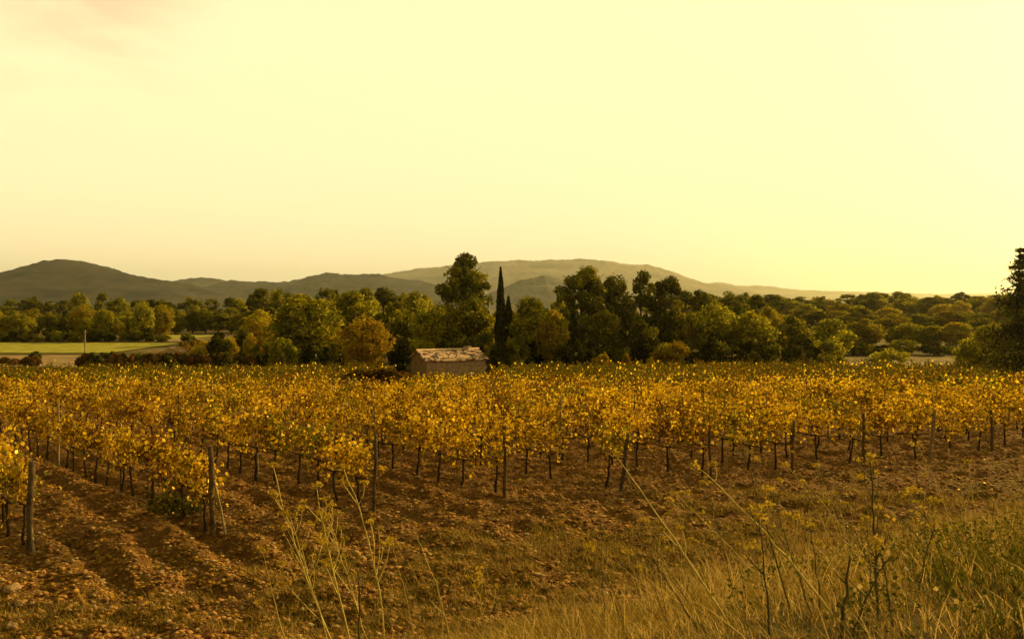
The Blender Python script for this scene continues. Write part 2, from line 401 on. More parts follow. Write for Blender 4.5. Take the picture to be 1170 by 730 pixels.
def trunk_mesh(rg, H=10, top=.75, r=.22, limbs=7, W=8, low=.3):
    T = Tubes(); n = 7; z = np.linspace(-.3, H*top, n); w = rg.normal(0, .09, (n, 2)).cumsum(0); w -= w[0]
    T.tube(np.column_stack([w, z]), r*np.linspace(1.15, .3, n), 8)
    for i in range(limbs):
        k = rg.uniform(low, .85); p0 = np.array([np.interp(k*H*top, z, w[:, 0]), np.interp(k*H*top, z, w[:, 1]), k*H*top])
        a = rg.uniform(0, 6.28); L = W*.36*rg.uniform(.6, 1.1)
        p1 = p0+[math.cos(a)*L*.5, math.sin(a)*L*.5, L*.35]; p2 = p0+[math.cos(a)*L, math.sin(a)*L, L*.62]
        T.tube([p0, p1, p2], [r*.42, r*.28, r*.1], 6)
    return T.mesh('trunk', M['bark'])
def crown_pine(rg, W=6.5, H=10.0, low=.22, nc=60, per=130, flat=.6, cone=False, ls=.36):
    Cs, Ns, K = [], [], []
    for i in range(nc):
        u = rg.random(); z = H*(low+(1-low)*u)*.97
        prof = math.sin(math.pi*min(1, .18+.80*u))**.7 if not cone else (1-u)**.8
        a = rg.uniform(0, 6.28); r = W/2*prof*rg.uniform(.25, .9)
        r *= 1.15; c = np.array([math.cos(a)*r, math.sin(a)*r, z-.3]); cr = rg.uniform(.08, .18)*W
        nn = int(per*rg.uniform(.6, 1.3)); dd = randdirs(nn, rg); rr = rg.uniform(.3, 1, nn)**.5
        Cs.append(c+dd*rr[:, None]*cr*np.array([1, 1, flat])); Ns.append(dd+[0, 0, .5]); K.append(np.full(nn, rg.random()))
    C = np.concatenate(Cs); n = len(C)
    return cards(C, ls*rg.uniform(.6, 1.3, n), [(-.5, -.16), (.5, -.22), (.5, .16), (-.5, .22)], np.concatenate(Ns), 1.0, rg), np.concatenate(K)
def crown_column(rg, W=1.9, H=10.0, n=4600):
    z = rg.random(n)**.85; prof = np.where(z < .12, .55+z*3.5, 1-((z-.12)/.88)**2.2*.93)
    a = rg.uniform(0, 6.28, n); lump = 1+.16*np.sin(a*3+z*19)+.1*np.sin(a*5-z*31)
    r = W/2*prof*lump*rg.uniform(.55, 1, n)**.5
    C = np.column_stack([np.cos(a)*r, np.sin(a)*r, .25+z*(H-.25)])
    nr = np.column_stack([np.cos(a), np.sin(a), np.full(n, .4)])
    return cards(C, .26*rg.uniform(.6, 1.2, n), QUAD, nr, .6, rg), rg.random(n)
def crown_spruce(rg, W=7.0, H=10.0, whorls=24):
    Cs = []; Ns = []; K = []
    for w in range(whorls):
        u = (w+rg.uniform(0, .6))/whorls; z = H*(.04+.94*u); L = W/2*(1-u)**.85*1.05+.16
        nb = int(7+5*(1-u))
        for b in range(nb):
            a = rg.uniform(0, 6.28); l = L*rg.uniform(.65, 1.15); nn = int(22+60*l/3.5)
            t = rg.random(nn)**.7; sp = .10*l+.08
            lift = .18 if u > .5 else -.02
            c = np.column_stack([np.cos(a)*l*t, np.sin(a)*l*t, z+l*t*lift-.22*l*t*t+.15*l*t**3])+rg.normal(0, 1, (nn, 3))*[sp, sp, sp*.55]
            Cs.append(c); Ns.append(np.tile([0, 0, 1.], (nn, 1))); K.append(np.full(nn, rg.random()))
    C = np.concatenate(Cs); n = len(C)
    return cards(C, .24*rg.uniform(.6, 1.3, n), [(-.5, -.2), (.5, -.25), (.5, .2), (-.5, .25)], np.concatenate(Ns), .9, rg), np.concatenate(K)
LIB = {}
def lib(kind, n, fn, m, share, tr):
    L = []
    for i in range(n):
        rg = np.random.default_rng(hash_s(kind)+i*7)
        V, K = fn(rg); mi = (K > share).astype(int)
        mx = np.random.default_rng(i).random(len(mi)) < .15; mi[mx] = 1-mi[mx]
        L.append((mesh_poly('crown', V, [M[m[0]], M[m[1]]], mi), tr(rg)))
    LIB[kind] = L
def hash_s(s): return sum(ord(c)*(i+3) for i, c in enumerate(s))
lib('oak', 6, lambda g: crown_broad(g), ('oak_a', 'oak_b'), .55, lambda g: trunk_mesh(g))
lib('yellowoak', 3, lambda g: crown_broad(g), ('oak_b', 'gold_a'), .6, lambda g: trunk_mesh(g))
lib('pine', 5, lambda g: crown_pine(g), ('pine_a', 'pine_b'), .6, lambda g: trunk_mesh(g, 10, .88, .2, 12, 6.5, .45))
lib('tallpine', 3, lambda g: crown_pine(g, 6, 10, .12, 78, 120, .9), ('pine_a', 'pine_b'), .5, lambda g: trunk_mesh(g, 10, .88, .2, 12, 6, .3))
lib('bigpine', 3, lambda g: crown_pine(g, 6.5, 10, .30, 84, 130, .62), ('pine_a', 'pine_b'), .75, lambda g: trunk_mesh(g, 10, .9, .22, 16, 6.5, .35))
lib('cypress', 2, lambda g: crown_column(g), ('dark_a', 'pine_a'), .8, lambda g: trunk_mesh(g, 10, .6, .15, 0, 1, .3))
lib('spruce', 2, lambda g: crown_spruce(g), ('dark_a', 'pine_a'), .6, lambda g: trunk_mesh(g, 10, .95, .16, 0, 1, .3))
lib('ash', 1, lambda g: crown_broad(g, 8, 10, .05, 60, 110, .34, .6), ('gold_a', 'gold_b'), .6, lambda g: trunk_mesh(g, 10, .8, .2, 9, 8, .2))
lib('bush', 5, lambda g: crown_broad(g, 10, 8, .0, 34, 100, .5), ('oak_a', 'oak_b'), .5, lambda g: trunk_mesh(g, 6, .7, .2, 5, 8, .1))
lib('goldbush', 2, lambda g: crown_broad(g, 10, 8, .0, 34, 110, .5), ('oak_b', 'gold_a'), .4, lambda g: trunk_mesh(g, 6, .7, .2, 5, 8, .1))
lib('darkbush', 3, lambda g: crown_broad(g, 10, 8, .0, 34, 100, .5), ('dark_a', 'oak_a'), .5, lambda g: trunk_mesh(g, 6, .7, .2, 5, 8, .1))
lib('redbush', 2, lambda g: crown_broad(g, 10, 8, .0, 34, 100, .5), ('bramble_b', 'gold_b'), .4, lambda g: trunk_mesh(g, 6, .7, .2, 5, 8, .1))
lib('bramble', 1, lambda g: crown_broad(g, 10, 8, .0, 60, 130, .55, .6), ('bramble_a', 'bramble_b'), .5, lambda g: trunk_mesh(g, 6, .7, .2, 5, 8, .1))
SIZE = {'oak': (8, 10), 'yellowoak': (8, 10), 'pine': (6.5, 10), 'tallpine': (6, 10), 'bigpine': (6.5, 10), 'cypress': (1.9, 10), 'spruce': (7, 10), 'ash': (8, 10), 'bush': (10, 8), 'goldbush': (10, 8), 'darkbush': (10, 8), 'redbush': (10, 8), 'bramble': (10, 8)}
NAMES = {'oak': 'broadleaf_tree', 'yellowoak': 'broadleaf_tree', 'pine': 'pine_tree', 'tallpine': 'pine_tree', 'bigpine': 'pine_tree', 'cypress': 'cypress_tree', 'spruce': 'conifer_tree', 'ash': 'golden_tree', 'bush': 'shrub', 'goldbush': 'shrub', 'darkbush': 'shrub', 'redbush': 'shrub', 'bramble': 'bramble_bush'}
cnt = {}
def tree(kind, px, top, D, w, label, group=None, y_abs=None):
    x = X(px, D); zb = gz(x, D); H = CZ-(top-HZ)/F*D-zb
    W = w/F*D; bw, bh = SIZE[kind]
    i = cnt.get(kind, 0); cnt[kind] = i+1
    cr, tr = LIB[kind][i % len(LIB[kind])]
    nm = NAMES[kind]
    e = bpy.data.objects.new(nm, None); COL.objects.link(e); e.location = (x, D, zb-.05)
    e.rotation_euler = (0, 0, random.uniform(0, 6.28)); e.scale = (W/bw, W/bw, max(.3, H)/bh)
    link('trunk', tr, e); link('crown', cr, e)
    return tag(e, label, 'bush' if 'shrub' in nm or 'bush' in nm else 'tree', group)

# landmarks
tree('bigpine', 530, 288, 95, 62, 'tall pine with an open irregular crown standing above the treeline behind the stone hut')
tree('cypress', 572, 305, 88, 13, 'slender dark cypress, the taller of the pair right of the tall pine')
tree('cypress', 581, 338, 89, 14, 'shorter dark cypress close against the right side of the slender tall one')
tree('ash', 416, 357, 80, 66, 'orange-gold rounded tree at the vineyard edge, left of the stone hut')
tree('spruce', 1167, 278, 60, 90, 'big dark conifer cut by the right edge of the photo')
tree('spruce', 655, 345, 86, 24, 'narrow blackish conifer in front of the tall pines right of the cypresses')
tree('bigpine', 668, 303, 93, 68, 'tallest pine of the clump right of the cypresses, with a leaning flat top')
tree('tallpine', 702, 312, 94, 52, 'second pine of the tall clump, just right of its tallest')
tree('tallpine', 733, 309, 92, 54, 'feathery upright pine in the middle of the tall clump right of the cypresses')
tree('bigpine', 762, 313, 91, 50, 'rightmost feathery pine of the tall clump right of the cypresses')
tree('goldbush', 767, 388, 80, 46, 'round orange-tipped bush at the vineyard edge below the tall pine clump')
tree('bush', 945, 384, 84, 44, 'round olive bush at the vineyard edge below a pale spreading tree')
tree('oak', 948, 362, 98, 62, 'pale olive spreading tree behind the round olive bush')
tree('bush', 1018, 398, 82, 52, 'low pointed olive bush standing alone on the pale strip at the right')
tree('bush', 322, 381, 82, 36, 'pale rounded bush left of the orange-gold tree')
tree('yellowoak', 300, 352, 118, 46, 'orange-topped tree at the left end of the near treeline')
tree('oak', 350, 334, 100, 88, 'broad dark olive tree behind the pale rounded bush')
tree('oak', 405, 328, 108, 66, 'dark tree rising directly behind the orange-gold tree')
tree('oak', 455, 340, 96, 62, 'dense olive tree between the orange-gold tree and the tall pine')
tree('oak', 497, 345, 90, 62, 'dark full tree behind the left end of the hut roof')
tree('oak', 540, 340, 90, 60, 'dark full tree directly below the tall pine, behind the hut')
tree('oak', 605, 336, 89, 60, 'broad dark tree immediately right of the pair of cypresses')
tree('yellowoak', 632, 350, 84, 44, 'sunlit yellow-green tree left of the narrow blackish conifer')
tree('oak', 690, 352, 88, 52, 'dark lower tree in front of the tall pine clump')
tree('oak', 735, 362, 86, 44, 'lower olive tree in front of the feathery pines')
tree('yellowoak', 775, 355, 90, 40, 'yellow-tipped tree behind the round orange-tipped bush')
tree('oak', 815, 342, 90, 64, 'wide dark tree right of the round orange-tipped bush')
tree('oak', 860, 352, 88, 60, 'dark rounded tree midway between the orange-tipped bush and the pale spreading tree')
tree('yellowoak', 880, 348, 96, 40, 'yellow-green tree in the second line, left of the pale spreading tree')
tree('oak', 905, 358, 92, 46, 'olive tree touching the left side of the pale spreading tree')
tree('oak', 1128, 368, 74, 56, 'reddish-lit tree just left of the big dark conifer')
tree('bush', 1105, 385, 76, 44, 'low sunlit bush in front of the reddish-lit tree by the dark conifer')
tree('bramble', 434, 421, 52, 100, 'dark brown bramble mound rising out of the vines below the hut')
tree('darkbush', 27*1.0+14, 401, 100, 15, 'small dark round bush on the dry strip at the far left')
# background masses, each tree on its own
def row(kind_list, x0, x1, n, top, jt, D, jd, w, jw, label, group):
    for i in range(n):
        px = x0+(x1-x0)*(i+.5)/n+random.uniform(-.35, .35)*(x1-x0)/n
        tree(kind_list[i % len(kind_list)] if random.random() < .8 else random.choice(kind_list), px, top+random.gauss(0, jt), D+random.uniform(-jd, jd), w*random.uniform(1-jw, 1+jw), label, group)
row(['oak', 'yellowoak', 'oak'], -30, 190, 14, 352, 5, 149, 4, 30, .25, 'yellow-green broadleaf tree in the line edging the green field at the left', 'trees edging the green field')
row(['pine', 'oak', 'pine'], -30, 300, 21, 338, 4, 205, 12, 28, .25, 'dark tree in the back line of the wood below the left hill', 'back trees below the left hill')
row(['oak', 'oak'], 150, 300, 10, 350, 4, 185, 6, 30, .2, 'dark olive tree behind the small meadow left of centre', 'trees behind the small meadow')
row(['pine', 'oak'], 290, 500, 12, 330, 4, 140, 10, 34, .25, 'tree in the back line between the orange-gold tree and the hills', 'back trees behind the orange-gold tree')
row(['pine', 'oak'], 560, 660, 7, 345, 4, 130, 8, 30, .2, 'tree seen between the cypresses and the tall pine clump', 'trees between cypresses and pine clump')
row(['pine'], 775, 870, 6, 331, 3, 125, 8, 34, .2, 'pine right behind the wide dark tree at centre right', 'pines at centre right')
row(['pine', 'oak', 'oak'], 780, 1180, 27, 336, 3, 255, 14, 32, .25, 'pine on the skyline of the wooded rise at the right', 'skyline pines at the right')
row(['yellowoak', 'oak', 'pine'], 780, 1180, 21, 343, 4, 205, 12, 40, .25, 'tree on the upper slope of the wooded rise at the right', 'upper slope trees at the right')
row(['oak', 'pine', 'yellowoak'], 830, 1180, 16, 354, 4, 160, 10, 44, .25, 'tree on the middle slope of the wooded rise at the right', 'middle slope trees at the right')
row(['oak', 'yellowoak'], 960, 1150, 8, 366, 4, 122, 6, 40, .2, 'olive tree at the foot of the wooded rise at the right', 'foot slope trees at the right')
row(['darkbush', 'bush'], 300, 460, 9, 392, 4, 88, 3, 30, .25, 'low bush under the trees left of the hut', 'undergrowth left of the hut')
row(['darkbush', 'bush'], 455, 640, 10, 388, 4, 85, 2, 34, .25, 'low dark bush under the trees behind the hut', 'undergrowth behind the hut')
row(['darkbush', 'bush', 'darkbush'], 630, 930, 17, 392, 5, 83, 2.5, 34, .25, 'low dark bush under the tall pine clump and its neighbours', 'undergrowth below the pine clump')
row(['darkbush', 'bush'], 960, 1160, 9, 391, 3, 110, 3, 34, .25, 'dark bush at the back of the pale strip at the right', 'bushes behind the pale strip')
row(['bush', 'darkbush'], 800, 1180, 16, 378, 3, 185, 10, 30, .2, 'low bush between the trees on the wooded rise at the right', 'bushes on the wooded rise')
row(['bush', 'redbush', 'darkbush', 'goldbush'], 212, 300, 14, 386, 6, 104, 9, 24, .3, 'mixed olive and rusty bush left of the near treeline', 'mixed bushes left of centre')
row(['darkbush', 'bush'], -20, 190, 18, 379, 3, 143, 1.2, 18, .3, 'dark bush at the foot of the trees behind the green field', 'bushes behind the green field')
row(['bramble', 'darkbush'], 95, 300, 24, 403, 1.0, 86, 1.2, 19, .3, 'dark low bush in the hedge line at the left edge of the vines', 'dark hedge line left')
row(['bramble'], 0, 50, 4, 408, 1, 92, 2, 14, .3, 'brown scrub clump on the dry strip at the far left', 'scrub clumps on the dry strip')
row(['redbush', 'goldbush'], 660, 760, 4, 404, 2, 78, 1, 16, .3, 'small orange bush at the vineyard edge below the tall pine clump', 'small orange bushes')

# ---------------------------------------------------------------- hut
def roof_mat():
    m, nt, out = newmat('roof_tiles'); L = nt.links.new
    tc = N(nt, 'ShaderNodeTexCoord'); n = N(nt, 'ShaderNodeTexNoise', Scale=2.2, Detail=3.0, Roughness=.65); L(tc.outputs['Object'], n.inputs['Vector'])
    c = ramp(nt, n.outputs['Fac'], [(.44, (.045, .026, .02)), (.49, (.22, .12, .08)), (.53, (.70, .43, .30))])
    b = N(nt, 'ShaderNodeBsdfPrincipled', Roughness=.85); L(c, b.inputs['Base Color']); L(b.outputs[0], out.inputs[0]); return m
def stone_mat():
    m, nt, out = newmat('rubble_wall'); L = nt.links.new
    tc = N(nt, 'ShaderNodeTexCoord'); v = N(nt, 'ShaderNodeTexVoronoi', Scale=4.5); L(tc.outputs['Object'], v.inputs['Vector'])
    n = N(nt, 'ShaderNodeTexNoise', Scale=2.0, Detail=5.0); L(tc.outputs['Object'], n.inputs['Vector'])
    mx = N(nt, 'ShaderNodeMix', _data_type='RGBA'); mx.inputs[0].default_value = .5
    c1 = ramp(nt, n.outputs['Fac'], [(.3, (.17, .10, .055)), (.7, (.34, .22, .13))])
    s = N(nt, 'ShaderNodeSeparateColor'); L(v.outputs['Color'], s.inputs[0]); c2 = ramp(nt, s.outputs[0], [(.1, (.18, .11, .07)), (.9, (.36, .24, .15))])
    L(c1, mx.inputs[6]); L(c2, mx.inputs[7])
    b = N(nt, 'ShaderNodeBsdfPrincipled', Roughness=.95); L(mx.outputs[2], b.inputs['Base Color'])
    bp = N(nt, 'ShaderNodeBump', Strength=.8, Distance=.06); L(v.outputs['Distance'], bp.inputs['Height']); L(bp.outputs[0], b.inputs['Normal']); L(b.outputs[0], out.inputs[0]); return m
M['roof'] = roof_mat(); M['rubble'] = stone_mat()
M['ridge'] = surf('ridge', [(.3, (.35, .22, .14)), (.7, (.6, .42, .3))], 3, .9, .4, 20)
th = rad(28); HL, HW = 6.1, 4.0; DH = 75.0
zc_ = gz(X(489, DH), DH)-.1; eave = CZ-(411-HZ)/F*DH-zc_; ridge = -.27+CZ-(397.5-HZ)/F*(DH+1.5)-zc_
hut = bpy.data.objects.new('stone_hut', None); COL.objects.link(hut); hut.location = (X(487.5, DH), DH, zc_); hut.rotation_euler = (0, 0, th)
tag(hut, 'small stone hut with a patchy pink tiled roof at the back of the vineyard', 'hut')
V = [(0, 0, 0), (HL, 0, 0), (HL, HW, 0), (0, HW, 0), (0, 0, eave), (HL, 0, eave), (HL, HW, eave), (0, HW, eave), (0, HW/2, ridge-.12), (HL, HW/2, ridge-.12)]
me = bpy.data.meshes.new('wall'); me.from_pydata(V, [], [(0, 1, 5, 4), (2, 3, 7, 6), (0, 4, 8, 7, 3), (1, 2, 6, 9, 5), (4, 5, 9, 8), (6, 7, 8, 9)]); me.materials.append(M['rubble']); link('wall', me, hut)
roof_p = None
for sg in (0, 1):
    ncol = 96; nrow = 9; ov = .25
    Vr = []; half = HW/2+ov; pitch = (ridge-eave)/(HW/2)
    for r_ in range(nrow+1):
        for c_ in range(ncol+1):
            u = r_/nrow; x = -ov+(HL+2*ov)*c_/ncol
            yy = u*half; y = HW/2-yy if sg == 0 else HW/2+yy
            z = ridge-yy*pitch+.045*abs(math.sin(c_*math.pi/4))+.03*vnoise(x*.8, yy*.8, 4)-.05*math.sin(math.pi*c_/ncol)
            Vr.append((x, y, z))
    n1 = len(Vr); Vr += [(a, b, c-.10) for a, b, c in Vr]
    ix = np.arange(n1).reshape(nrow+1, ncol+1)
    f = np.stack([ix[:-1, :-1], ix[:-1, 1:], ix[1:, 1:], ix[1:, :-1]], -1).reshape(-1, 4).tolist(); f += [[a+n1, d+n1, c+n1, b+n1] for a, b, c, d in f]
    for c_ in range(ncol): a, b = int(ix[-1, c_]), int(ix[-1, c_+1]); f.append([a, b, b+n1, a+n1])
    for r_ in range(nrow):
        for cc in (0, ncol): a, b = int(ix[r_, cc]), int(ix[r_+1, cc]); f.append([a, b, b+n1, a+n1])
    o = link('roof_slope', mesh_idx('roof_slope', Vr, f, [M['roof']]), hut)
    roof_p = roof_p or o
T = Tubes()
for i in range(16):
    x0 = -.25+i*(HL+.5)/16; T.tube([(x0, HW/2, ridge+.03), (x0+.44, HW/2, ridge+.045)], [.12, .10], 8)
link('ridge_tile', T.mesh('ridge_tile', M['ridge']), roof_p)
def boxmesh(name, x0, x1, y0, y1, z0, z1, mat):
    V = [(x, y, z) for z in (z0, z1) for y in (y0, y1) for x in (x0, x1)]
    return mesh_idx(name, V, [(0, 2, 3, 1), (4, 5, 7, 6), (0, 1, 5, 4), (2, 6, 7, 3), (0, 4, 6, 2), (1, 3, 7, 5)], [mat])
ch = link('chimney', boxmesh('chimney', HL-1.25, HL-.8, HW/2-.2, HW/2+.2, ridge-.25, ridge+.22, M['ridge']), hut)
link('cap_slab', boxmesh('cap_slab', HL-1.36, HL-.69, HW/2-.3, HW/2+.3, ridge+.222, ridge+.29, M['ridge']), ch)

# utility pole
D = 103; x = X(97, D); g = gz(x, D); pole = bpy.data.objects.new('utility_pole', None); COL.objects.link(pole); pole.location = (x, D, g)
T = Tubes(); T.tube([(0, 0, -.2), (0, 0, 1.9), (.02, 0, CZ-(377-HZ)/F*D-g)], [.1, .09, .075], 8); link('shaft', T.mesh('shaft', M['postpale']), pole)
link('insulator', boxmesh('insulator', -.22, .26, -.06, .06, 3.25, 3.35, M['postpale']), pole)
tag(pole, 'thin pale pole standing in the dry strip in front of the green field', 'pole')

# rubble heap left of centre
def rock(name, loc, s, seed, label, cat='rock', mat='stone', group=None):
    rg = np.random.default_rng(seed); bm_ = bpy.data.meshes.new(name)
    import bmesh; b = bmesh.new(); bmesh.ops.create_icosphere(b, subdivisions=3, radius=1)
    for v in b.verts:
        n_ = v.co.copy(); k = 1+.28*float(fbm(n_.x*1.7+seed, n_.y*1.7+n_.z*2.1, 1, 3, seed)); v.co = Vector((n_.x*s[0], n_.y*s[1], n_.z*s[2]))*k
    b.to_mesh(bm_); b.free(); bm_.materials.append(M[mat])
    o = link(name, bm_, None, loc, rg.random()*6); return tag(o, label, cat, group)
D = 104; rock('earth_mound', (X(203, D), D, gz(X(203, D), D)+.1), (2.6, 1.5, 1.5), 3, 'grey-brown heap of rubble left of the mixed bushes', 'mound')
for j, (px, py, s, lab) in enumerate([(14, 676, .13, 'pale flat stone near the left edge below the leftmost post'), (22, 690, .09, 'smaller pale stone just below the flat stone at the left edge'), (83, 692, .07, 'whitish rounded stone on the soil at the lower left'), (236, 645, .08, 'pale stone lying just below the braced end post'), (150, 668, .06, 'small reddish-white stone in the clods left of the braced post'), (12, 722, .10, 'pale stone in the bottom left corner')]):
    D = 16.0
    for _ in range(60):
        zz = gh(X(px, D), D); D = (CZ-zz)*F/(py-HZ)
    rock('field_stone', (X(px, D), D, gh(X(px, D), D)+s*.15), (s, s*.8, s*.5), 40+j, lab, 'stone', 'stone')

# ---------------------------------------------------------------- clods, fallen leaves
def in_view(x, y, m=.8): return np.abs(x) < .65*y+m
def scatter(n, y0, y1, power=1.6):
    y = y0+(y1-y0)*R.random(n)**power; x = R.uniform(-.66, .66, n)*y; return x, y
def oct_lumps(x, y, s, mats, p, name, label, cat):
    n = len(x); z = ground_h(x, y)
    base = np.array([(1, 0, 0), (0, 1, 0), (-1, 0, 0), (0, -1, 0), (.3, .2, .8), (-.2, -.1, -.6)], float)
    Vv = base[None]*s[:, None, None]*(1+R.normal(0, .28, (n, 6, 3)))*np.array([1, 1, .62])
    a = R.uniform(0, 6.28, n); c, sn = np.cos(a)[:, None], np.sin(a)[:, None]
    Vx = Vv[..., 0]*c-Vv[..., 1]*sn+x[:, None]; Vy = Vv[..., 0]*sn+Vv[..., 1]*c+y[:, None]; Vz = Vv[..., 2]+(z+s*.2)[:, None]
    tri = np.array([(0, 1, 4), (1, 2, 4), (2, 3, 4), (3, 0, 4), (1, 0, 5), (2, 1, 5), (3, 2, 5), (0, 3, 5)])
    Fc = (np.arange(n)[:, None, None]*6+tri[None]).reshape(-1, 3); mi = np.repeat(R.choice(len(mats), n, p=p), 8)
    return tag(link(name, mesh_idx(name, np.stack([Vx, Vy, Vz], -1).reshape(-1, 3), Fc, mats, mi)), label, cat, kind='stuff')
x, y = scatter(95000, 9.5, 38); t = y-.55*x; k = (t > 10.5)&((vnoise(x/1.1, y/1.1, 9)+.25*R.random(len(x)) > .22)); x, y = x[k], y[k]
oct_lumps(x, y, .014+.065*R.random(len(x))**3.5, [M['clod'], M['clodpale']], [.78, .22], 'soil_clods', 'brown earth clods and small pale stones strewn over the vineyard soil', 'clods')
x, y = scatter(110000, 9.5, 32); t = y-.55*x; k = (t > 9.5); x, y = x[k], y[k]
oct_lumps(x, y, .008+.016*R.random(len(x))**2, [M['clod'], M['clodpale']], [.85, .15], 'soil_crumbs', 'fine brown crumbs of earth covering the vineyard soil', 'soil')
x, y = scatter(26000, 10, 40); t = y-.55*x; k = (t > 11.5)&(R.random(len(x)) < sst(11, 17, t)*.9+.1); x, y = x[k], y[k]
C = np.column_stack([x, y, ground_h(x, y)+.02+.015*R.random(len(x))])
V = cards(C, .075*R.uniform(.5, 1.2, len(x)), LEAF, np.tile([0, 0, 1.], (len(x), 1)), .55)
tag(link('fallen_leaves', mesh_poly('fallen_leaves', V, [M['fallen'], M['vine_rust'], M['vine_gold']], R.choice(3, len(x), p=[.5, .35, .15]))), 'fallen yellow and brown vine leaves scattered on the soil under the rows', 'leaves', kind='stuff')

# ---------------------------------------------------------------- grass
def blades(x, y, h, w, lean, mats, p, name, label, cat, seg=3, z0=None, curve=.5):
    n = len(x); z = ground_h(x, y) if z0 is None else z0
    a = R.uniform(0, 6.28, n); wx, wy = np.cos(a)*w/2, np.sin(a)*w/2
    lx = (lean[0]+R.normal(0, .42, n))*h; ly = (lean[1]+R.normal(0, .42, n))*h
    polys = []
    prev = None
    for s in range(seg+1):
        u = s/seg; cx = x+lx*u**1.6; cy = y+ly*u**1.6; cz = z-.02+h*(u-.18*u*u*curve); q = (1-u)**.6 if s < seg else .12
        L = np.stack([cx-wx*q, cy-wy*q, cz], -1); Rr = np.stack([cx+wx*q, cy+wy*q, cz], -1)
        if prev is not None: polys.append(np.stack([prev[0], prev[1], Rr, L], 1))
        prev = (L, Rr)
    V = np.concatenate(polys); mi = np.tile(R.choice(len(mats), n, p=p), seg)
    return tag(link(name, mesh_poly(name, V, mats, mi)), label, cat, kind='stuff')
def grass_pts(n, y0, y1): 
    y = np.sqrt(R.uniform(y0**2, y1**2, n)); x = R.uniform(-.68, .68, n)*y; return x, y
# tall dry grass on the bank
x, y = grass_pts(260000, 3.6, 19.5); t = y-.55*x; cl = fbm(x, y, 1.1, 3, 55)
right = sst(-1.0, 5.0, x-.12*y+1.0)
k = (t < 12.5+7.0*fbm(x, y, 2.2, 3, 8)) & (R.random(len(x)) < (.11+.13*right)*(.04+1.6*np.clip(cl+.25, 0, 1))*(1-.88*sst(5.5, 12.5, t)))
# leave the green corner thinner
gc = (x > 2.6) & (y < 11) & (x-.45*y > .2); k &= ~(gc & (R.random(len(x)) < .75))
x, y = x[k], y[k]; print('bank blades', len(x))
h = (.08+.40*R.random(len(x))**1.6)*(1+.8*fbm(x, y, 1.3, 2, 77))*(.55+.45*sst(-2, 3, x))
blades(x, y, h, .0055+.004*R.random(len(x)), (-.25, 0), [M['straw'], M['straw_b'], M['grass_y'], M['grass_g']], [.54, .34, .09, .03], 'dry_grass', 'dry straw-coloured grass covering the bank in the foreground', 'grass')
# low yellow-green turf of the headland
x, y = grass_pts(260000, 6.0, 20); t = y-.55*x; cl = fbm(x, y, .8, 3, 91)
k = (t > 5.5) & (t < 16.5+3*fbm(x, y, 3, 2, 4)) & (cl > -.42+.05*(t-8)+.03*np.clip(-4-x, 0, 9)); x, y = x[k], y[k]
blades(x, y, .04+.10*R.random(len(x))**1.5*1.5, .009+.007*R.random(len(x)), (-.2, 0), [M['grass_y'], M['straw'], M['straw_b'], M['grass_g']], [.36, .28, .26, .10], 'low_turf', 'short yellow-green tufts of grass on the bare headland below the vines', 'grass', 2)
# thatch of short dead blades close to the camera
x, y = grass_pts(120000, 3.4, 10.5); k = (x > -3.0+.8*fbm(x, y, 1, 2, 5)) & (fbm(x, y, .35, 3, 17) > -.3); x, y = x[k], y[k]
blades(x, y, .03+.13*R.random(len(x))**2, .005+.004*R.random(len(x)), (-.35, 0), [M['straw'], M['straw_b'], M['grass_y'], M['grass_g'], M['fallen']], [.30, .30, .14, .16, .10], 'thatch_grass', 'matted short dead grass under the taller blades on the near bank', 'grass', 2)
# green growth bottom right
x, y = grass_pts(70000, 4.0, 11.5); k = (x-.46*y > .25+.9*fbm(x, y, 1.2, 3, 3)) & (y < 9.5+2*fbm(x, y, 1, 2, 13)) & (fbm(x, y, .6, 3, 66) > .03) & (R.random(len(x)) < .6); x, y = x[k], y[k]
blades(x, y, .07+.22*R.random(len(x)), .007+.009*R.random(len(x)), (-.15, 0), [M['grass_g'], M['grass_y'], M['straw']], [.62, .26, .12], 'green_grass', 'greener leafy grass in the lower right corner of the bank', 'grass')

# low broad-leaved weeds between the grass
px_ = R.uniform(.2, 6.5, 420); py_ = R.uniform(4.0, 11.0, 420); kk = (px_ < .68*py_) & (px_ > .28*py_); px_, py_ = px_[kk], py_[kk]
Cc = []
for a_, b_ in zip(px_, py_):
    n_ = int(R.integers(14, 40)); q_ = R.normal(0, .085, (n_, 2)); Cc.append(np.column_stack([a_+q_[:, 0], b_+q_[:, 1], ground_h(a_+q_[:, 0], b_+q_[:, 1])+R.uniform(.02, .26, n_)]))
Cc = np.concatenate(Cc)
tag(link('leafy_weeds', mesh_poly('leafy_weeds', cards(Cc, .024*R.uniform(.5, 1.4, len(Cc)), LEAF, np.tile([-.2, -.2, 1.], (len(Cc), 1)), .9), [M['grass_g'], M['grass_y'], M['straw']], R.choice(3, len(Cc), p=[.55, .3, .15]))), 'low leafy green weeds mixed into the bank grass at the lower right', 'weeds', kind='stuff')
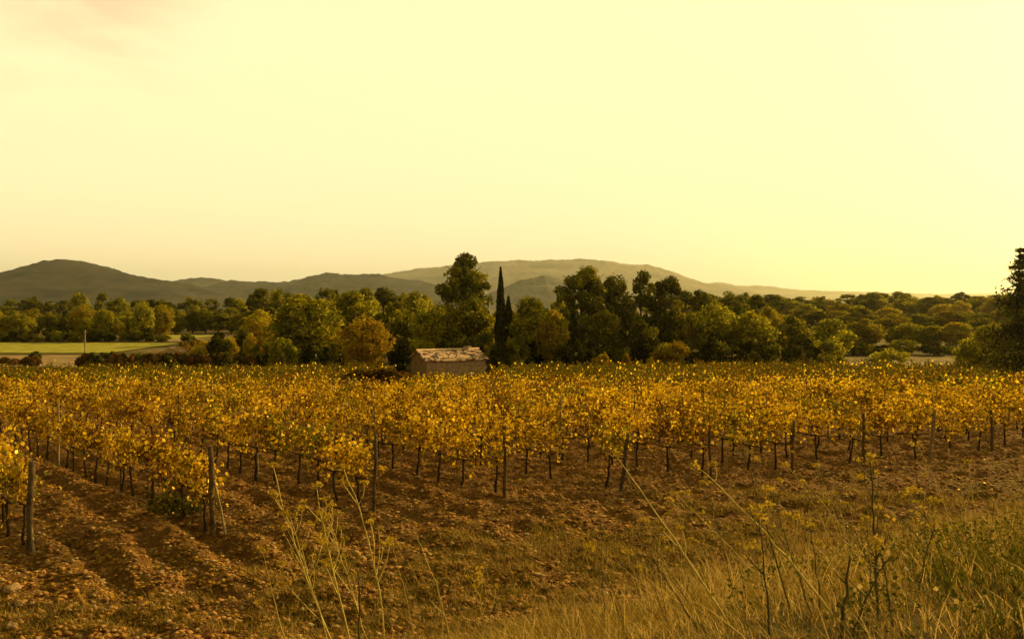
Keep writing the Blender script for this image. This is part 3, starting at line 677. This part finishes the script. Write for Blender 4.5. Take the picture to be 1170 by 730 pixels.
# ---------------------------------------------------------------- tall weeds
def bez(p0, p1, p2, n):
    t = np.linspace(0, 1, n)[:, None]; return p0*(1-t)**2+2*p1*t*(1-t)+p2*t*t
def umbel(rg, c, r, n=16):
    C = c+np.clip(rg.normal(0, 1, (n, 3)), -1.7, 1.7)*[r, r, r*.45]+[0, 0, r*.3]
    return cards(C, .022*rg.uniform(.5, 1.2, n), QUAD, None, 1, rg)
wn = 0
def weed(bx, tx, ty, D, label, bend=.25, rad_=.006, nb=6, mat='weed_pale', heads=True, blen=.3, dD=0.0):
    global wn; wn += 1; rad_ *= 1.2; rg = np.random.default_rng(900+wn)
    x0 = X(bx, D); p0 = np.array([x0, D, gh(x0, D)-.03]); p2 = P(tx, ty, D+dD)
    p1 = np.array([p0[0]+(p2[0]-p0[0])*bend, D, p0[2]+(p2[2]-p0[2])*.6])
    pts = bez(p0, p1, p2, 14); pts[1:-1] += rg.normal(0, .004, (12, 3))
    e = bpy.data.objects.new('tall_weed', None); COL.objects.link(e); e.location = p0; q = pts-p0
    T = Tubes(); T.tube(q, np.linspace(rad_, rad_*.4, 14), 6); st = link('stem', T.mesh('stem', M[mat]), e)
    if heads: link('seed_head', mesh_poly('seed_head', umbel(rg, q[-1], .022, 26), [M['seed']]), st)
    for b in range(nb):
        k = rg.uniform(.35, .95); i = k*13; a = q[int(i)]+(q[min(13, int(i)+1)]-q[int(i)])*(i-int(i))
        L = blen*(1.15-k)*rg.uniform(.6, 1.3)+.05; an = rg.uniform(0, 6.28); sd = rg.choice([-1, 1])
        d = np.array([sd*.45+rg.normal(0, .2)-.1, math.sin(an)*.35, .9]); d /= np.linalg.norm(d)
        T = Tubes(); m1 = a+d*L*.5+[sd*.015, 0, 0]; pb = bez(a, m1, a+d*L+[-.03, 0, .02], 6); T.tube(pb, np.linspace(rad_*.5, rad_*.22, 6), 4)
        br = link('branch', T.mesh('branch', M[mat]), e)
        if heads: link('seed_head', mesh_poly('seed_head', umbel(rg, pb[-1], .016, 18 if mat == 'weed_pale' else 8), [M['seed']]), br)
    return tag(e, label, 'weed')
weed(405, 312, 532, 5.0, 'pale yellow weed stalk, leftmost tall one of the left clump, arching left', .75, .0055, 7)
weed(420, 362, 556, 5.1, 'yellow branching weed stalk in the middle of the left clump', .8, .0055, 9)
weed(443, 392, 534, 5.2, 'tallest yellow weed stalk of the left clump, bending left at its tip', .12, .006, 8)
weed(395, 330, 585, 4.9, 'lower feathery yellow weed in the left clump', .6, .004, 8)
weed(436, 375, 590, 5.3, 'feathery yellow-green weed behind the middle of the left clump', .6, .004, 10)
weed(412, 409, 650, 4.7, 'short dark upright twig at the foot of the left weed clump', .5, .007, 1, 'weed_dark', False, .1)
weed(350, 300, 628, 5.0, 'thin pale stalk left of the left weed clump', .7, .0035, 2)
weed(520, 476, 614, 5.6, 'single thin pale stalk right of the left weed clump', .3, .0045, 1, 'weed_pale', False, .12)
weed(480, 449, 628, 5.8, 'thin short stalk between the left clump and the single pale stalk', .4, .003, 1, 'weed_pale', False, .1)
weed(560, 545, 665, 5.6, 'very low thin yellow weed at the bottom centre', .5, .003, 5)
weed(835, 703, 520, 5.0, 'long straight pale stalk slanting left, leftmost of the right weeds', .55, .0065, 2, 'weed_pale', True, .15)
weed(800, 735, 620, 5.0, 'dark slanting stalk right beside the long pale slanting stalk', .6, .005, 1, 'weed_dark', False, .1)
weed(965, 795, 532, 4.6, 'bright pale stalk slanting far left across the bank', .5, .0065, 3, 'weed_pale', True, .2)
weed(905, 842, 500, 4.9, 'dark thin weed rising to the top of the right group at its left', .5, .0045, 6, 'weed_dark', True, .25)
weed(880, 866, 590, 4.5, 'upright olive weed in the lower middle of the right group', .4, .0055, 5, 'weed_dark', True, .2)
weed(930, 880, 560, 4.8, 'dark slender weed leaning left between the slanting and upright stalks', .6, .004, 6, 'weed_dark', True, .25)
weed(1003, 994, 528, 4.6, 'tall upright dark weed with bushy side shoots in the right group', .2, .007, 9, 'weed_dark', True, .22)
weed(960, 971, 634, 4.2, 'thick short dark stub pointing up at the bottom right', .5, .010, 1, 'weed_dark', False, .08)
weed(972, 1017, 636, 4.3, 'dark stem leaning right out of the foot of the short thick stub', .35, .007, 2, 'weed_dark', False, .15)
weed(1022, 1003, 620, 4.4, 'thin dark stem beside the tall bushy dark weed', .5, .005, 3, 'weed_dark', True, .15)
weed(1048, 1068, 600, 5.0, 'dark stem curving right, right of the tall bushy dark weed', .3, .0045, 4, 'weed_dark', True, .2)
weed(1090, 1046, 560, 5.2, 'thin brown weed leaning left, rightmost tall one', .6, .004, 5, 'weed_dark', True, .2)
weed(940, 925, 600, 4.8, 'thin straight olive stalk midway in the right group', .5, .004, 3, 'weed_dark', True, .15)
weed(1010, 930, 560, 5.1, 'pale arching thin stalk crossing behind the tall bushy dark weed', .5, .003, 2, 'weed_pale', False, .1)
weed(900, 770, 560, 5.4, 'hair-thin pale stalk between the two bright slanting stalks', .6, .003, 2, 'weed_pale', False, .12)
weed(790, 700, 640, 5.6, 'low fine pale stalk bending left at the foot of the right group', .6, .003, 2, 'weed_pale', False, .12)
for j in range(34):
    bx_ = random.uniform(690, 1160); D_ = random.uniform(4.8, 7.5); hh = random.uniform(.35, .95)
    x_ = X(bx_, D_); zt = gh(x_, D_)+hh; ty_ = HZ+(CZ-zt)*F/D_
    weed(bx_, bx_-random.uniform(-25, 75), ty_, D_, 'fine thin stalk standing in the dry grass of the right bank', random.uniform(.2, .7), random.uniform(.002, .0036), random.choice([0, 1, 2, 3]), random.choice(['weed_dark', 'weed_pale', 'weed_dark']), random.random() < .5, .14)['group'] = 'fine stalks in the bank grass'
# dandelion-like pale heads
for j, (px, py) in enumerate([(1034, 635), (1035, 650), (1128, 655), (1095, 632)]):
    D = 5.2; x = X(px+6, D); p0 = np.array([x, D, gh(x, D)-.02]); p2 = P(px, py, D); q = bez(p0, (p0+p2)/2+[.01, 0, .02], p2, 6)-p0
    e = bpy.data.objects.new('pale_flower', None); COL.objects.link(e); e.location = p0
    T = Tubes(); T.tube(q, [.002]*6, 4); link('stem', T.mesh('stem', M['weed_dark']), e)
    link('flower_head', mesh_poly('flower_head', cards(q[-1]+randdirs(60)*.011, .010, QUAD), [M['puff']]), e)
    tag(e, ['round whitish seed head right of the tall dark weed, upper of two', 'round whitish seed head right of the tall dark weed, lower of two', 'round whitish seed head low in the green corner', 'whitish seed head standing above the green corner'][j], 'flower')

# green shoot at foot of the second row
x0, y0 = ENDS[1][0]+ROW[0]*2.0, ENDS[1][1]+ROW[1]*2.0-.1
C = np.column_stack([R.normal(0, .38, 260), R.normal(0, .2, 260), .12+np.abs(R.normal(0, .22, 260))])
e = bpy.data.objects.new('vine_sucker', None); COL.objects.link(e); e.location = (x0, y0, gh(x0, y0))
link('foliage', mesh_poly('foliage', cards(C, .11*R.uniform(.6, 1.2, 260), LEAF), [M['grass_g'], M['vine_green']], R.choice(2, 260)), e)
T = Tubes(); T.tube([(0, 0, -.03), (.02, 0, .2), (-.02, .02, .42)], [.012, .01, .006], 6); link('stem', T.mesh('stem', M['weed_dark']), e)
tag(e, 'low green leafy growth at the foot of the second row, left of the braced post', 'plant')

# ---------------------------------------------------------------- hills
def hillmat(name, a, b, sc):
    return surf(name, [(.35, a), (.65, b)], sc, 1.0, 1.0, sc*6, detail=8)
def hill(name, pts, D, depth, mat, rough=2.0, nxx=520):
    pts = np.array(pts, float); Xs = np.linspace(pts[0, 0], pts[-1, 0], nxx)
    ridge_ = np.interp(Xs, pts[:, 0], pts[:, 1]); kern = np.ones(7)/7; ridge_ = np.convolve(np.pad(ridge_, 3, 'edge'), kern, 'valid')
    vs = np.linspace(-1, .6, 44); V = []
    for v in vs:
        y = D+v*depth; x = (Xs-CX)/F*D
        hgt = (CZ-(ridge_-HZ)/F*D)+2
        pr = 1-np.abs(v)**.85 if v < 0 else 1-(v/.6)**2
        z = -2+hgt*pr*(1+.22*fbm(x, np.full_like(x, y), D*.10, 4, 5)*min(1, abs(v)*3))+rough*fbm(x, np.full_like(x, y), D*.008, 3, 9)+rough*.5*(vnoise(x/(D*.0035), np.full_like(x, y)/(D*.0035), 3)-.5)
        V.append(np.column_stack([x, np.full_like(x, y), z]))
    V = np.concatenate(V); ix = np.arange(len(V)).reshape(len(vs), nxx)
    f = np.stack([ix[:-1, :-1], ix[:-1, 1:], ix[1:, 1:], ix[1:, :-1]], -1).reshape(-1, 4)
    return tag(link(name, mesh_idx(name, V, f, [mat], smooth=True)), kind='structure')
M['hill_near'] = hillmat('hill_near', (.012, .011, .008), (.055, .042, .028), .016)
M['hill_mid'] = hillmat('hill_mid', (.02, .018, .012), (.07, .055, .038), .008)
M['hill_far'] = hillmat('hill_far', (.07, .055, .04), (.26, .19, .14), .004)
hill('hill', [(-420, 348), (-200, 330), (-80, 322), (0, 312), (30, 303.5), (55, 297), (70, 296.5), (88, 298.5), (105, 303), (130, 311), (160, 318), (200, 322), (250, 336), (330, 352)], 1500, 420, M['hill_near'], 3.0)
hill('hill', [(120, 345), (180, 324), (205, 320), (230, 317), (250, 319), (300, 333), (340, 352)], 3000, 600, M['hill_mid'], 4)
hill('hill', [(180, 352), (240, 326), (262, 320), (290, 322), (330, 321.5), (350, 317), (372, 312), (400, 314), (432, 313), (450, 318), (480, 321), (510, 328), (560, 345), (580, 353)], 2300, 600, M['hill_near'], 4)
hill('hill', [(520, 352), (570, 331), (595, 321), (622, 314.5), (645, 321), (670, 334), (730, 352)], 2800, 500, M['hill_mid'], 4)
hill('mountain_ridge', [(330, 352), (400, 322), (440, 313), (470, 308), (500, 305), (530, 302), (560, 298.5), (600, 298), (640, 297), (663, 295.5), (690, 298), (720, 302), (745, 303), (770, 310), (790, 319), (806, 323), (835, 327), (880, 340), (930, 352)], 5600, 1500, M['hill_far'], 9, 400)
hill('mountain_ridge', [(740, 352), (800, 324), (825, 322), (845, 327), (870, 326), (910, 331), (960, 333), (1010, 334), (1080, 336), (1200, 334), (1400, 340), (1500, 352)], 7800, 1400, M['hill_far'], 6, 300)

# ---------------------------------------------------------------- haze
hz = boxmesh('haze', -9900, 9900, -700, 9900, -5.5, 430, None) if False else None
Vb = [(x, y, z) for z in (-6, 430) for y in (-700, 9900) for x in (-9900, 9900)]
m, nt, out = newmat('haze'); pv = N(nt, 'ShaderNodeVolumePrincipled', Density=9.5e-5, Anisotropy=.86)
pv.inputs['Color'].default_value = (1.0, 1.0, .72, 1); nt.links.new(pv.outputs[0], out.inputs['Volume'])
tag(link('haze', mesh_idx('haze', Vb, [(0, 2, 3, 1), (4, 5, 7, 6), (0, 1, 5, 4), (2, 6, 7, 3), (0, 4, 6, 2), (1, 3, 7, 5)], [m])), kind='stuff')

# ---------------------------------------------------------------- sun, sky
sd = Vector((math.sin(rad(SUN_AZ))*math.cos(rad(SUN_EL)), math.cos(rad(SUN_AZ))*math.cos(rad(SUN_EL)), math.sin(rad(SUN_EL))))
sun = bpy.data.lights.new('sun', 'SUN'); sun.energy = 5.0; sun.angle = rad(.6); sun.color = (1.0, .69, .21)
so = bpy.data.objects.new('sun', sun); COL.objects.link(so); so.rotation_euler = (-sd).to_track_quat('-Z', 'Y').to_euler()
w = bpy.data.worlds.new('World'); scene.world = w; w.use_nodes = True; nt = w.node_tree; nt.nodes.clear(); L = nt.links.new
out = N(nt, 'ShaderNodeOutputWorld'); bg = N(nt, 'ShaderNodeBackground', Strength=.1); L(bg.outputs[0], out.inputs[0])
sk = N(nt, 'ShaderNodeTexSky', _sky_type='NISHITA'); sk.sun_disc = False; sk.sun_elevation = rad(SUN_EL); sk.sun_rotation = rad(SUN_AZ); sk.dust_density = 3.0; sk.air_density = 1.2
bw = N(nt, 'ShaderNodeRGBToBW'); L(sk.outputs[0], bw.inputs[0])
def wm(op, a, b):
    n = N(nt, 'ShaderNodeMath', _operation=op)
    for i, v in enumerate((a, b)):
        if isinstance(v, (int, float)): n.inputs[i].default_value = v
        else: L(v, n.inputs[i])
    return n.outputs[0]
SKY_GAIN = 6.5
lum = wm('MINIMUM', wm('MULTIPLY', bw.outputs[0], SKY_GAIN), 10.2)
tcw = N(nt, 'ShaderNodeTexCoord'); dt = N(nt, 'ShaderNodeVectorMath', _operation='DOT_PRODUCT'); L(tcw.outputs['Generated'], dt.inputs[0]); dt.inputs[1].default_value = (math.sin(rad(SUN_AZ)), math.cos(rad(SUN_AZ)), 0)
sz = N(nt, 'ShaderNodeSeparateXYZ'); L(tcw.outputs['Generated'], sz.inputs[0])
def msm(v, a, b, lo):
    n = N(nt, 'ShaderNodeMapRange', _interpolation_type='SMOOTHSTEP'); L(v, n.inputs[0])
    n.inputs[1].default_value = a; n.inputs[2].default_value = b; n.inputs[3].default_value = lo; n.inputs[4].default_value = 1.0; return n.outputs[0]
fall = wm('MULTIPLY', msm(dt.outputs['Value'], -.45, .05, .36), msm(sz.outputs[2], .95, .42, .30))
norm = wm('MULTIPLY', wm('POWER', wm('DIVIDE', lum, 10.2), 1.6), fall); lum = wm('MULTIPLY', norm, 10.2)
tint = ramp(nt, norm, [(.0, (1.0, .60, .14)), (.5, (1.0, .92, .27)), (.82, (1.0, .95, .34)), (1.0, (1.0, .80, .44))])
# thin pinkish cloud wisps, upper left
tc = N(nt, 'ShaderNodeTexCoord'); mp = N(nt, 'ShaderNodeMapping'); mp.inputs['Scale'].default_value = (3.2, 3.2, 9.0); L(tc.outputs['Generated'], mp.inputs[0])
cn = N(nt, 'ShaderNodeTexNoise', Scale=1.6, Detail=7.0, Roughness=.55, Distortion=.3); L(mp.outputs[0], cn.inputs['Vector'])
def blob(px, py, r0, r1):
    v = Vector(((px-CX)/F, 1, (HZ-py)/F)).normalized()
    d = N(nt, 'ShaderNodeVectorMath', _operation='DISTANCE'); L(tc.outputs['Generated'], d.inputs[0]); d.inputs[1].default_value = v
    n = N(nt, 'ShaderNodeMapRange', _interpolation_type='SMOOTHSTEP'); L(d.outputs['Value'], n.inputs[0]); n.inputs[1].default_value = r1; n.inputs[2].default_value = r0; return n.outputs[0]
bl = wm('MAXIMUM', blob(105, -5, .0, .17), wm('MULTIPLY', blob(-15, 95, .0, .10), .8))
mr = N(nt, 'ShaderNodeMapRange'); L(cn.outputs['Fac'], mr.inputs[0]); mr.inputs[1].default_value = .38; mr.inputs[2].default_value = .62
cf = wm('MULTIPLY', wm('MULTIPLY', bl, mr.outputs[0]), .75)
mc = N(nt, 'ShaderNodeMix', _data_type='RGBA'); L(cf, mc.inputs[0]); L(tint, mc.inputs[6]); mc.inputs[7].default_value = (.95, .50, .29, 1)
vm = N(nt, 'ShaderNodeVectorMath', _operation='SCALE'); L(mc.outputs[2], vm.inputs[0]); L(lum, vm.inputs['Scale']); L(vm.outputs[0], bg.inputs['Color'])

# ---------------------------------------------------------------- camera
cam = bpy.data.cameras.new('camera'); co = bpy.data.objects.new('camera', cam); COL.objects.link(co)
co.location = (0, 0, CZ); co.rotation_euler = (rad(90), 0, 0); cam.sensor_width = 36; cam.lens = F/1170*36; cam.shift_y = -(365-HZ)/1170; cam.clip_end = 30000; cam.clip_start = .05
scene.camera = co
scene.view_settings.view_transform = 'Standard'; scene.view_settings.look = 'None'; scene.view_settings.gamma = 1; scene.view_settings.exposure = 0.33
scene.render.engine = 'CYCLES'
